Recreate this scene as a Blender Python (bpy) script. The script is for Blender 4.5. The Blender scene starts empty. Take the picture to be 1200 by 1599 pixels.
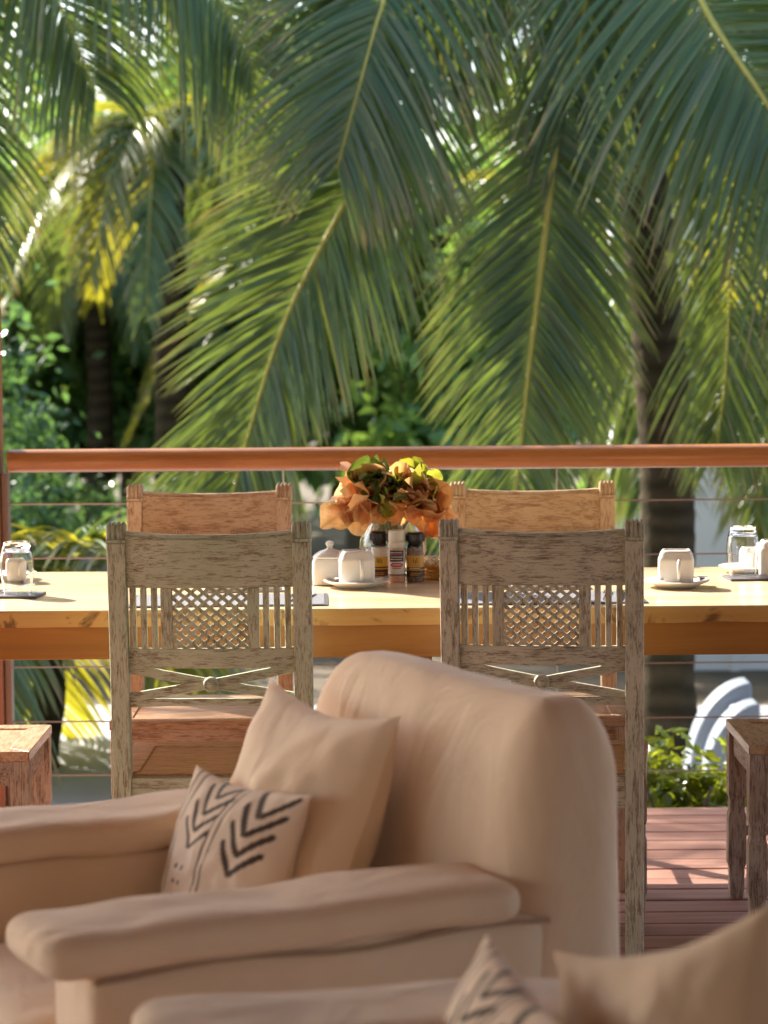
import bpy, math, random
from mathutils import Vector, Matrix, noise, Euler
R = math.radians
rnd = random.Random(11)
sc = bpy.context.scene
C = sc.collection

# ------------------------------------------------------------------ camera
FPX, ZC, VH = 3775.0, 1.456, 510.0          # focal length in photo pixels, eye height, horizon row
PITCH, ROLL = math.atan((799.5 - VH) / FPX), R(0.45)
cam = bpy.data.objects.new('camera', bpy.data.cameras.new('camera')); C.objects.link(cam)
cam.location = (0, 0, ZC)
CAMR = Matrix.Rotation(math.pi / 2 - PITCH, 3, 'X') @ Matrix.Rotation(-ROLL, 3, 'Z')
cam.rotation_euler = CAMR.to_euler()
cam.data.sensor_width = 36.0; cam.data.lens = 36.0 * FPX / 1599.0
cam.data.clip_end = 400; cam.data.clip_start = 0.05
cam.data.dof.use_dof = True; cam.data.dof.focus_distance = 5.6
cam.data.dof.aperture_fstop = 4.0; cam.data.dof.aperture_blades = 0
sc.camera = cam

# ------------------------------------------------------------------ sky, sun, exposure
SUN_EL, SUN_AZ = R(36), R(-45)               # azimuth measured from +Y towards +X
SUNDIR = Vector((math.sin(SUN_AZ) * math.cos(SUN_EL), math.cos(SUN_AZ) * math.cos(SUN_EL), math.sin(SUN_EL)))
w = bpy.data.worlds.new('World'); sc.world = w; w.use_nodes = True
nt = w.node_tree
sky = nt.nodes.new('ShaderNodeTexSky'); sky.sky_type = 'NISHITA'; sky.sun_disc = False
sky.sun_elevation = SUN_EL; sky.sun_rotation = SUN_AZ; sky.dust_density = 2.0; sky.air_density = 1.0
nt.links.new(sky.outputs[0], nt.nodes['Background'].inputs[0])
nt.nodes['Background'].inputs[1].default_value = 0.15
sl = bpy.data.lights.new('sun', 'SUN'); sl.energy = 5.0; sl.angle = R(0.55); sl.color = (1.0, 0.92, 0.80)
so = bpy.data.objects.new('sun', sl); C.objects.link(so)
so.rotation_euler = SUNDIR.to_track_quat('Z', 'Y').to_euler(); so.location = (-6, 14, 10)
vs = sc.view_settings
vs.view_transform = 'Standard'; vs.look = 'None'; vs.gamma = 1.0; vs.use_curve_mapping = False
vs.exposure = 1.68
sc.cycles.use_denoising = True
sc.cycles.max_bounces = 10; sc.cycles.transparent_max_bounces = 8
sc.cycles.sample_clamp_indirect = 8.0

# ------------------------------------------------------------------ photo pixel -> place
def ray(u, v): return CAMR @ Vector(((u - 600) / FPX, -(v - 799.5) / FPX, -1))
def P(u, v, Y):                               # the point Y metres ahead
    d = ray(u, v); return Vector((0, 0, ZC)) + d * (Y / d.y)
def T(u, v, z=0.81):                          # the point on a level surface
    d = ray(u, v); return Vector((0, 0, ZC)) + d * ((z - ZC) / d.z)

# ------------------------------------------------------------------ mesh helpers
class MB:
    def __init__(s): s.v = []; s.f = []; s.c = []
    def add(s, vs, fs, col=None):
        o = len(s.v); s.v += [tuple(p) for p in vs]; s.f += [tuple(i + o for i in f) for f in fs]
        if col is not None: s.c += (col if isinstance(col, list) else [col] * len(vs))
    def box(s, lo, hi, M=None):
        x0, y0, z0 = lo; x1, y1, z1 = hi
        vs = [Vector(p) for p in ((x0,y0,z0),(x1,y0,z0),(x1,y1,z0),(x0,y1,z0),(x0,y0,z1),(x1,y0,z1),(x1,y1,z1),(x0,y1,z1))]
        if M: vs = [M @ p for p in vs]
        s.add(vs, [(0,3,2,1),(4,5,6,7),(0,1,5,4),(1,2,6,5),(2,3,7,6),(3,0,4,7)])
    def bar(s, a, b, wx, wy, up=Vector((0, 1, 0))):      # rectangular bar from a to b
        a = Vector(a); b = Vector(b); d = (b - a).normalized(); x = d.cross(up).normalized(); y = x.cross(d).normalized()
        vs = []
        for p in (a, b):
            for i, j in ((-1,-1),(1,-1),(1,1),(-1,1)): vs.append(p + x * wx / 2 * i + y * wy / 2 * j)
        s.add(vs, [(3,2,1,0),(4,5,6,7),(0,1,5,4),(1,2,6,5),(2,3,7,6),(3,0,4,7)])
    def tube(s, pts, rad, n=8, col=None):
        pts = [Vector(p) for p in pts]; m = len(pts)
        if not isinstance(rad, (list, tuple)): rad = [rad] * m
        vs = []; x = None
        for i, p in enumerate(pts):
            d = (pts[min(i + 1, m - 1)] - pts[max(i - 1, 0)]).normalized()
            if x is None:
                x = d.orthogonal().normalized()
            else:
                x = (x - d * x.dot(d)).normalized()
            y = d.cross(x)
            for k in range(n):
                a = 2 * math.pi * k / n; vs.append(p + (x * math.cos(a) + y * math.sin(a)) * rad[i])
        fs = [(i*n+k, i*n+(k+1)%n, (i+1)*n+(k+1)%n, (i+1)*n+k) for i in range(m-1) for k in range(n)]
        fs += [tuple(range(n-1,-1,-1)), tuple((m-1)*n+k for k in range(n))]
        s.add(vs, fs, col)
    def loft(s, rings, close=True):             # rings: lists of points, same count
        n = len(rings[0]); vs = [p for r in rings for p in r]; m = len(rings)
        fs = [(i*n+k, i*n+(k+1)%n, (i+1)*n+(k+1)%n, (i+1)*n+k) for i in range(m-1) for k in range(n)]
        if close: fs += [tuple(range(n-1,-1,-1)), tuple((m-1)*n+k for k in range(n))]
        s.add(vs, fs)
    def lathe(s, prof, n=32, c=(0,0,0), e=2.0, close=True):     # prof: (r, z); e > 2 makes a squarish plan
        rings = []
        for r, z in prof:
            q = []
            for k in range(n):
                a = 2 * math.pi * (k + .5) / n; ca, sa = math.cos(a), math.sin(a)
                m = 1.0 / (abs(ca)**e + abs(sa)**e)**(1/e)
                q.append((c[0] + r*m*ca, c[1] + r*m*sa, c[2] + z))
            rings.append(q)
        s.loft(rings, close)
    def build(s, name, mat, parent=None, smooth=None, bevel=0, seg=2, solid=0):
        me = bpy.data.meshes.new(name); me.from_pydata(s.v, [], s.f); me.update()
        if s.c and len(s.c) == len(s.v):
            ca = me.color_attributes.new('tint', 'FLOAT_COLOR', 'POINT')
            flat = [x for c in s.c for x in (c if len(c) == 4 else (*c, 1.0))]
            ca.data.foreach_set('color', flat)
        if mat is not None: me.materials.append(mat)
        if smooth is not None:
            me.polygons.foreach_set('use_smooth', [True] * len(me.polygons))
            if smooth < 180: me.set_sharp_from_angle(angle=R(smooth))
        o = bpy.data.objects.new(name, me); C.objects.link(o)
        if parent is not None: o.parent = parent
        if bevel:
            b = o.modifiers.new('bevel', 'BEVEL'); b.width = bevel; b.segments = seg; b.limit_method = 'ANGLE'; b.angle_limit = R(35)
            if smooth is None:
                me.polygons.foreach_set('use_smooth', [True] * len(me.polygons)); b.harden_normals = True
        return o

def tag(o, label=None, cat=None, group=None, kind=None):
    if label: o['label'] = label
    if cat: o['category'] = cat
    if group: o['group'] = group
    if kind: o['kind'] = kind
    return o
def thing(name, loc, label, cat, group=None, rz=0):
    o = bpy.data.objects.new(name, None); C.objects.link(o); o.location = loc; o.rotation_euler = (0, 0, rz)
    o.empty_display_size = .1
    return tag(o, label, cat, group)
def copy_tree(o, parent=None):
    c = o.copy(); C.objects.link(c); c.parent = parent
    for ch in list(o.children): copy_tree(ch, c)
    return c

# ------------------------------------------------------------------ materials
def newmat(name):
    m = bpy.data.materials.new(name); m.use_nodes = True
    return m, m.node_tree, m.node_tree.nodes['Principled BSDF']
def ramp(nt, fac, stops):
    r = nt.nodes.new('ShaderNodeValToRGB'); nt.links.new(fac, r.inputs[0])
    el = r.color_ramp.elements
    while len(el) < len(stops): el.new(.5)
    for e, (p, c) in zip(el, stops): e.position = p; e.color = (*c, 1)
    return r.outputs[0]
def mapped(nt, scale, coord='Object', rand=0.0, rot=(0,0,0)):
    tc = nt.nodes.new('ShaderNodeTexCoord'); mp = nt.nodes.new('ShaderNodeMapping')
    nt.links.new(tc.outputs[coord], mp.inputs[0]); mp.inputs['Scale'].default_value = scale; mp.inputs['Rotation'].default_value = rot
    if rand:
        oi = nt.nodes.new('ShaderNodeObjectInfo'); ml = nt.nodes.new('ShaderNodeMath'); ml.operation = 'MULTIPLY'; ml.inputs[1].default_value = rand
        nt.links.new(oi.outputs['Random'], ml.inputs[0]); nt.links.new(ml.outputs[0], mp.inputs['Location'])
    return mp.outputs[0]
def noise_t(nt, vec, scale, detail=5, rough=.6, dist=0):
    n = nt.nodes.new('ShaderNodeTexNoise'); n.inputs['Scale'].default_value = scale; n.inputs['Detail'].default_value = detail
    n.inputs['Roughness'].default_value = rough; n.inputs['Distortion'].default_value = dist
    nt.links.new(vec, n.inputs['Vector']); return n.outputs['Fac']
def mixc(nt, f, a, b, mode='MIX'):
    m = nt.nodes.new('ShaderNodeMix'); m.data_type = 'RGBA'; m.blend_type = mode
    for s, x in ((m.inputs[0], f), (m.inputs[6], a), (m.inputs[7], b)):
        if isinstance(x, (int, float)): s.default_value = x
        elif isinstance(x, tuple): s.default_value = (*x, 1)
        else: nt.links.new(x, s)
    return m.outputs[2]
def bump(nt, bsdf, h, strength=.3, dist=.004):
    b = nt.nodes.new('ShaderNodeBump'); b.inputs['Strength'].default_value = strength; b.inputs['Distance'].default_value = dist
    nt.links.new(h, b.inputs['Height']); nt.links.new(b.outputs[0], bsdf.inputs['Normal'])

def wood(name, axis, c0, c1, c2, freq=26, rough=.45, bumpy=.2, blotch=0.0):
    m, n, b = newmat(name)
    st = {'x': (.07, 1, 1), 'y': (1, .07, 1), 'z': (1, 1, .07)}[axis]
    v = mapped(n, st, rand=37.0)
    f = noise_t(n, v, freq, 8, .65, .6)
    col = ramp(n, f, [(.28, c0), (.5, c1), (.74, c2)])
    if blotch:
        g = noise_t(n, mapped(n, (1, 1, 1), rand=19.0), 9, 4, .6, 1.2)
        col = mixc(n, ramp(n, g, [(.52, (0,0,0)), (.62, (blotch,)*3)]), col, (.10, .035, .008))
    n.links.new(col, b.inputs['Base Color']); b.inputs['Roughness'].default_value = rough
    bump(n, b, f, bumpy, .003)
    return m
def washed(name, axis, brown, wash, amount=.5, wash2=None, rough=.62):
    """brown carved wood under worn, rubbed limewash"""
    m, n, b = newmat(name)
    st = {'x': (.06, 1, 1), 'y': (1, .06, 1), 'z': (1, 1, .06)}[axis]
    v = mapped(n, st, rand=53.0)
    fine = noise_t(n, v, 330, 4, .75, .1)
    st2 = tuple(.22 if s != 1 else 1 for s in st)
    mid = noise_t(n, mapped(n, st2, rand=53.0), 62, 6, .8, .2)
    add = n.nodes.new('ShaderNodeMath'); add.operation = 'MULTIPLY_ADD'; add.inputs[1].default_value = 1.0
    n.links.new(fine, add.inputs[0]); n.links.new(mid, add.inputs[2])
    lo = 1.17 - .36 * amount
    fac = ramp(n, add.outputs[0], [(lo - .19, (0,0,0)), (lo, (.55,)*3), (lo + .17, (1,1,1))])
    big = noise_t(n, mapped(n, (1,1,1), rand=11.0), 6, 3, .5)
    wc = mixc(n, ramp(n, big, [(.35, (0,0,0)), (.65, (1,1,1))]), wash, wash2 or wash)
    col = mixc(n, fac, brown, wc)
    n.links.new(col, b.inputs['Base Color']); b.inputs['Roughness'].default_value = rough
    bump(n, b, add.outputs[0], .55 if rough > .5 else .2, .0035)
    return m
def plain(name, col, rough=.5, metallic=0, spec=.5, var=0.0, scale=30):
    m, n, b = newmat(name)
    b.inputs['Roughness'].default_value = rough; b.inputs['Metallic'].default_value = metallic
    b.inputs['Specular IOR Level'].default_value = spec
    if var:
        f = noise_t(n, mapped(n, (1,1,1), rand=7.0), scale, 4, .6)
        lo = tuple(c * (1 - var) for c in col); hi = tuple(min(1, c * (1 + var)) for c in col)
        n.links.new(ramp(n, f, [(.3, lo), (.7, hi)]), b.inputs['Base Color'])
        bump(n, b, f, .15, .002)
    else: b.inputs['Base Color'].default_value = (*col, 1)
    return m
def cloth(name, col, attr=False):
    m, n, b = newmat(name)
    v = mapped(n, (1,1,1))
    f = noise_t(n, v, 5, 4, .55); weave = noise_t(n, mapped(n, (1,1,.25)), 420, 2, .5)
    base = ramp(n, f, [(.3, tuple(c*.94 for c in col)), (.7, tuple(c*1.05 for c in col))])
    if attr:
        a = n.nodes.new('ShaderNodeVertexColor'); a.layer_name = 'tint'
        base = mixc(n, 1.0, base, a.outputs[0], 'MULTIPLY')
    n.links.new(base, b.inputs['Base Color']); b.inputs['Roughness'].default_value = .9
    b.inputs['Specular IOR Level'].default_value = .15; b.inputs['Sheen Weight'].default_value = .25
    cr = noise_t(n, mapped(n, (1,1,.55)), 7, 3, .5, 1.6)
    b1 = n.nodes.new('ShaderNodeBump'); b1.inputs['Strength'].default_value = .55; b1.inputs['Distance'].default_value = .014; n.links.new(cr, b1.inputs['Height'])
    b2 = n.nodes.new('ShaderNodeBump'); b2.inputs['Strength'].default_value = .25; b2.inputs['Distance'].default_value = .0012; n.links.new(weave, b2.inputs['Height'])
    n.links.new(b1.outputs[0], b2.inputs['Normal']); n.links.new(b2.outputs[0], b.inputs['Normal'])
    return m
def leafmat(name, hue_a, hue_b, trans, rough=.38, tf=.38, attr=True, noise_scale=0):
    m, n, b = newmat(name)
    if attr:
        a = n.nodes.new('ShaderNodeVertexColor'); a.layer_name = 'tint'
        sp = n.nodes.new('ShaderNodeSeparateColor'); n.links.new(a.outputs[0], sp.inputs[0])
        fr, ft = sp.outputs[0], sp.outputs[1]
        col = mixc(n, ft, mixc(n, fr, hue_a, hue_b), (.42, .32, .21))       # green channel: dry tip
        tcol = mixc(n, ft, mixc(n, fr, trans, tuple(c * .6 for c in trans)), (.35, .2, .05))
    else:
        oi = n.nodes.new('ShaderNodeObjectInfo')
        f = noise_t(n, mapped(n, (1,1,1), rand=31.0), noise_scale, 3, .6)
        col = mixc(n, ramp(n, f, [(.38, (0,0,0)), (.62, (1,1,1))]), hue_a, hue_b); tcol = mixc(n, .5, col, trans)
    n.links.new(col, b.inputs['Base Color']); b.inputs['Roughness'].default_value = rough
    b.inputs['Specular IOR Level'].default_value = .5
    tr = n.nodes.new('ShaderNodeBsdfTranslucent'); n.links.new(tcol, tr.inputs[0])
    mx = n.nodes.new('ShaderNodeMixShader'); mx.inputs[0].default_value = tf
    n.links.new(b.outputs[0], mx.inputs[1]); n.links.new(tr.outputs[0], mx.inputs[2])
    n.links.new(mx.outputs[0], n.nodes['Material Output'].inputs[0])
    return m
def glassmat(name, col=(1,1,1), rough=0.0):
    m, n, b = newmat(name)
    b.inputs['Base Color'].default_value = (*col, 1); b.inputs['Transmission Weight'].default_value = 1.0
    b.inputs['Roughness'].default_value = rough; b.inputs['IOR'].default_value = 1.45
    return m

M = {}
M['deck'] = wood('deck_wood', 'x', (.29,.135,.095), (.42,.22,.165), (.55,.33,.26), 18, .5, .2)
M['dark'] = plain('under_deck', (.03,.022,.018), .9)
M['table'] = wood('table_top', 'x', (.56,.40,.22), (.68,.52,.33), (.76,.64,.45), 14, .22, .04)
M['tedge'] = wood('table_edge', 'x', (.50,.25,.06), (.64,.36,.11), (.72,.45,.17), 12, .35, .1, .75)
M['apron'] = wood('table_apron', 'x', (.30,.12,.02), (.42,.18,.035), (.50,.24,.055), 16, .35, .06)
M['rail'] = wood('rail_wood', 'x', (.32,.12,.035), (.46,.19,.055), (.56,.27,.095), 26, .28, .08)
M['rail'].node_tree.nodes['Principled BSDF'].inputs['Coat Weight'].default_value = .3; M['rail'].node_tree.nodes['Principled BSDF'].inputs['Coat Roughness'].default_value = .22
M['post'] = wood('post_wood', 'z', (.20,.065,.025), (.32,.11,.04), (.38,.15,.06), 26, .4, .08)
M['roof'] = plain('roof_wood', (.34,.22,.13), .7, var=.15)
M['steel'] = plain('cable_steel', (.42,.37,.32), .35, .9)
M['silver'] = plain('cutlery', (.75,.75,.76), .15, 1.0)
M['china'] = plain('white_china', (.80,.775,.74), .18)
M['glass'] = glassmat('clear_glass', (.97,.98,.99))
M['slate'] = plain('slate_grey', (.10,.10,.115), .45, var=.2)
M['matgrey'] = plain('placemat_weave', (.16,.165,.19), .6, var=.2, scale=90)
M['matedge'] = plain('placemat_edge', (.05,.05,.06), .6)
M['linen'] = plain('white_linen', (.78,.77,.76), .9, var=.03)
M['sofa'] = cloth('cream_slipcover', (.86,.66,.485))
M['sofa_dimmed'] = cloth('cream_slipcover_dimmed', (.68,.51,.365))  # same cream fabric, dimmer light put into its colour
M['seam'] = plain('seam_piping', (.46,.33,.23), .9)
M['print'] = cloth('printed_cotton', (.78,.61,.48), True)
M['white'] = plain('white_render', (.74,.75,.78), .7, var=.05, scale=2)
M['paving'] = plain('pale_paving', (.38,.38,.40), .75, var=.12, scale=1.5)
M['soil'] = plain('soil', (.10,.075,.045), .95, var=.3, scale=3)
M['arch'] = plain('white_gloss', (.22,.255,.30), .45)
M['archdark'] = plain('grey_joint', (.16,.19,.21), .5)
M['frond'] = leafmat('palm_leaflet', (.058,.132,.058), (.125,.19,.055), (.28,.37,.05), .32, .30)
M['frondy'] = leafmat('palm_leaflet_backlit', (.065,.12,.022), (.15,.17,.022), (.55,.50,.03), .34, .42)  # yellow of sun shining through put into the leaflet colour
M['rachis'] = plain('frond_stem', (.42,.40,.07), .45, var=.15, scale=12)
M['leaf'] = leafmat('broad_leaf', (.055,.165,.085), (.14,.25,.05), (.30,.48,.07), .16, .40)
M['bush'] = leafmat('bush_leaf', (.030,.095,.055), (.075,.15,.05), (.20,.38,.08), .2, .34)
M['leafy'] = leafmat('shrub_leaf', (.06,.13,.02), (.18,.20,.02), (.45,.50,.03), .3, .4)
def trunk_mat():
    m, n, b = newmat('palm_bark')
    v = mapped(n, (1,1,1)); f = noise_t(n, v, 14, 6, .65)
    wv = n.nodes.new('ShaderNodeTexWave'); wv.wave_type = 'BANDS'; wv.bands_direction = 'Z'
    wv.inputs['Scale'].default_value = 3.1; wv.inputs['Distortion'].default_value = 5.0; wv.inputs['Detail'].default_value = 3
    n.links.new(v, wv.inputs['Vector'])
    col = mixc(n, wv.outputs[0], (.028,.019,.013), (.085,.060,.040)); col = mixc(n, f, col, (.038,.036,.018))
    n.links.new(col, b.inputs['Base Color']); b.inputs['Roughness'].default_value = 1.0; b.inputs['Specular IOR Level'].default_value = .08
    bump(n, b, f, .8, .02)
    return m
M['bark'] = trunk_mat()
M['twig'] = plain('branch_bark', (.10,.075,.05), .9, var=.3)
# chairs: (horizontal grain, vertical grain)
CH = {}
for k, br, w1, w2, am in (('green', (.19,.13,.065), (.57,.60,.44), (.47,.53,.37), .64),
                          ('grey', (.17,.115,.07), (.60,.58,.45), (.50,.48,.36), .62),
                          ('honey', (.32,.17,.07), (.68,.50,.31), (.60,.41,.23), .56),  # honey and rust: warm bounce from the sunlit table put into the wash
                          ('rust', (.28,.14,.075), (.64,.46,.33), (.54,.36,.24), .54),
                          ('dusk', (.15,.09,.06), (.46,.36,.29), (.38,.28,.21), .50)):
    CH[k] = (washed('limewash_%s_across' % k, 'x', br, w1, am, w2), washed('limewash_%s_along' % k, 'z', br, w1, am, w2),
             washed('limewash_%s_seat' % k, 'x', (.26,.125,.065), (.54,.34,.21), .45, None, .33))

# ------------------------------------------------------------------ the setting
GZ = -0.45
g = MB(); g.add([(-120,-40,GZ),(120,-40,GZ),(120,200,GZ),(-120,200,GZ)], [(0,1,2,3)])
tag(g.build('ground', M['soil']), kind='structure')
g = MB(); g.add([(-7,7.0,GZ+.006),(9,7.0,GZ+.006),(9,11.6,GZ+.006),(-7,12.4,GZ+.006)], [(0,1,2,3)])
tag(g.build('paving', M['paving']), kind='structure')

d = MB(); d.box((-6,-2.39,GZ),(6,7.20,-.034))
deck = tag(d.build('deck', M['dark']), kind='structure')
PW = .118
pm = MB(); pm.box((-6,0,-.030),(6,PW-.0095,0))
proto = pm.build('plank', M['deck'], deck, bevel=.003, seg=1)
k = 0
y = 7.225 - PW
while y > -2.35:
    o = proto if k == 0 else proto.copy()
    if k: C.objects.link(o); o.parent = deck
    o.location = (rnd.uniform(-.4,.4), y, rnd.uniform(-.0012,.0012)); y -= PW; k += 1

# roof overhead: out of the picture, it keeps the armchairs in the shade
r = MB(); r.box((-9,-2.4,2.9),(9,7.3,3.05))
roof = tag(r.build('veranda_roof', M['roof']), 'wide brown timber roof over the veranda', 'roof')
for i in range(9):
    b = MB(); b.box((-4.1+i,-2.39,2.78),(-4.02+i,7.2,2.899)); b.build('rafter', M['roof'], roof)

# unseen wall added behind the viewer to cut front fill and warm the bounce
wl = MB(); wl.box((-9,-2.6,-.45),(9,-2.4,2.899)); tag(wl.build('added_back_wall', plain('bounce_plaster', (.62,.56,.48), .85, var=.06, scale=2)), kind='structure')
# railing
YR = 7.18
rl = thing('railing', (0, YR, 0), 'round varnished wooden handrail with thin steel cables behind the dining table', 'railing')
m = MB(); m.tube([(-1.116 + i*.25, 0, 1.066) for i in range(30)], .0345, 20); m.build('handrail', M['rail'], rl, smooth=60)
for z in (.937,.775,.61,.448,.283,.121):
    m = MB(); m.tube([(-1.118,0,z),(0,0,z-.003),(3.2,0,z),(6.1,0,z)], .0025, 6); m.build('cable', M['steel'], rl, smooth=60)
for u in (443, 871):
    x = (u - 600) / (FPX / YR)
    m = MB(); m.tube([(x,.004,.0),(x,.004,1.04)], .0025, 6); m.build('cable_spacer', M['steel'], rl, smooth=60)
m = MB(); m.box((-1.136,-.02,0),(-1.1165,.03,1.03)); m.build('end_bracket', plain('weathered_steel', (.30,.22,.18), .5, .5), rl, bevel=.002)
m = MB(); m.box((6.1,-.03,0),(6.18,.03,1.1)); m.build('end_post', M['post'], rl, bevel=.004)
p = MB(); p.box((-.065,-.065,0),(.065,.065,2.78))
po = p.build('veranda_post', M['post'], bevel=.008); po.location = (-1.118-.085, YR, 0)
tag(po, 'square red-brown wooden veranda post at the left end of the handrail', 'post')

# white building and curved white object in the garden
b = thing('white_building', (0, 13.2, GZ), 'white rendered garden wall in shade behind the right palm', 'wall')
m = MB(); m.box((1.25,0,0),(7.5,.3,2.55)); m.build('wall', M['white'], b, bevel=.01)
m = MB(); m.box((1.2,-.05,2.551),(7.6,.35,2.65)); m.build('coping', M['white'], b, bevel=.01)
for x in (1.9, 3.3, 4.7): 
    m = MB(); m.box((x,-.012,.0),(x+.05,-.001,2.55)); m.build('joint_strip', M['white'], b, bevel=.003)
a = thing('white_curved_arch', P(1190, 1265, 9.6).to_tuple(), 'white curved arch with a dark groove, standing in the garden beyond the shrub', 'garden feature')
a.location.z = GZ
def arcband(x_off, y0, y1, r0, r1, zc, a0, a1, n=16):
    mm = MB(); rings = []
    for i in range(n + 1):
        t = a0 + (a1 - a0) * i / n; cs, sn = math.cos(t), math.sin(t) * 1.45
        rings.append([(x_off + r1*cs, y0, zc + r1*sn), (x_off + r1*cs, y1, zc + r1*sn), (x_off + r0*cs, y1, zc + r0*sn), (x_off + r0*cs, y0, zc + r0*sn)])
    mm.loft(rings); return mm
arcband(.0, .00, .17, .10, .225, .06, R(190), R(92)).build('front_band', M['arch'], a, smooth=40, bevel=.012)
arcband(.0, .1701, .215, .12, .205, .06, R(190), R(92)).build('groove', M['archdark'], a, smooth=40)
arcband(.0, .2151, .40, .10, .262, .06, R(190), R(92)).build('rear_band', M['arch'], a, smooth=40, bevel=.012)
m = MB(); m.box((-.235,.0,0),(-.10,.40,.055)); m.build('plinth', M['arch'], a, bevel=.01)
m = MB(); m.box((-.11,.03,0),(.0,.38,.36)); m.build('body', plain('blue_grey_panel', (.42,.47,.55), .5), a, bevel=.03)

# ------------------------------------------------------------------ dining table
TZ = .81
tb = thing('dining_table', (0, 5.975, 0), 'long golden wooden slab dining table laid for tea', 'table')
m = MB(); m.box((-1.12,-.445,TZ-.003),(1.12,.445,TZ)); m.build('table_top', M['table'], tb)
m = MB(); N = 60; rings = []
for i in range(N + 1):
    x = -1.12 + 2.24 * i / N
    j = .004 * noise.noise(Vector((x*5,3,0))); q = .003 * noise.noise(Vector((x*7,9,0)))
    rings.append([(x,-.446+j,TZ-.0031),(x,-.443+j,TZ-.039+q),(x,.443,TZ-.039),(x,.446,TZ-.0031)])
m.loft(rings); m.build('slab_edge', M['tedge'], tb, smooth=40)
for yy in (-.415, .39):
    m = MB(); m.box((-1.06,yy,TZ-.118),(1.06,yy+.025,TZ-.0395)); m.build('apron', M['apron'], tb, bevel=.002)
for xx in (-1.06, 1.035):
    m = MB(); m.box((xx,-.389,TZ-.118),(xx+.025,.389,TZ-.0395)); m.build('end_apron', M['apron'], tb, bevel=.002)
m = MB(); m.box((-.075,-.10,.061),(.115,.10,TZ-.0396)); lg = m.build('pedestal', M['apron'], tb, bevel=.004)
m = MB(); m.box((-.105,-.16,.0),(.145,.16,.06)); m.build('pedestal_foot', M['apron'], lg, bevel=.006)

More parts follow.
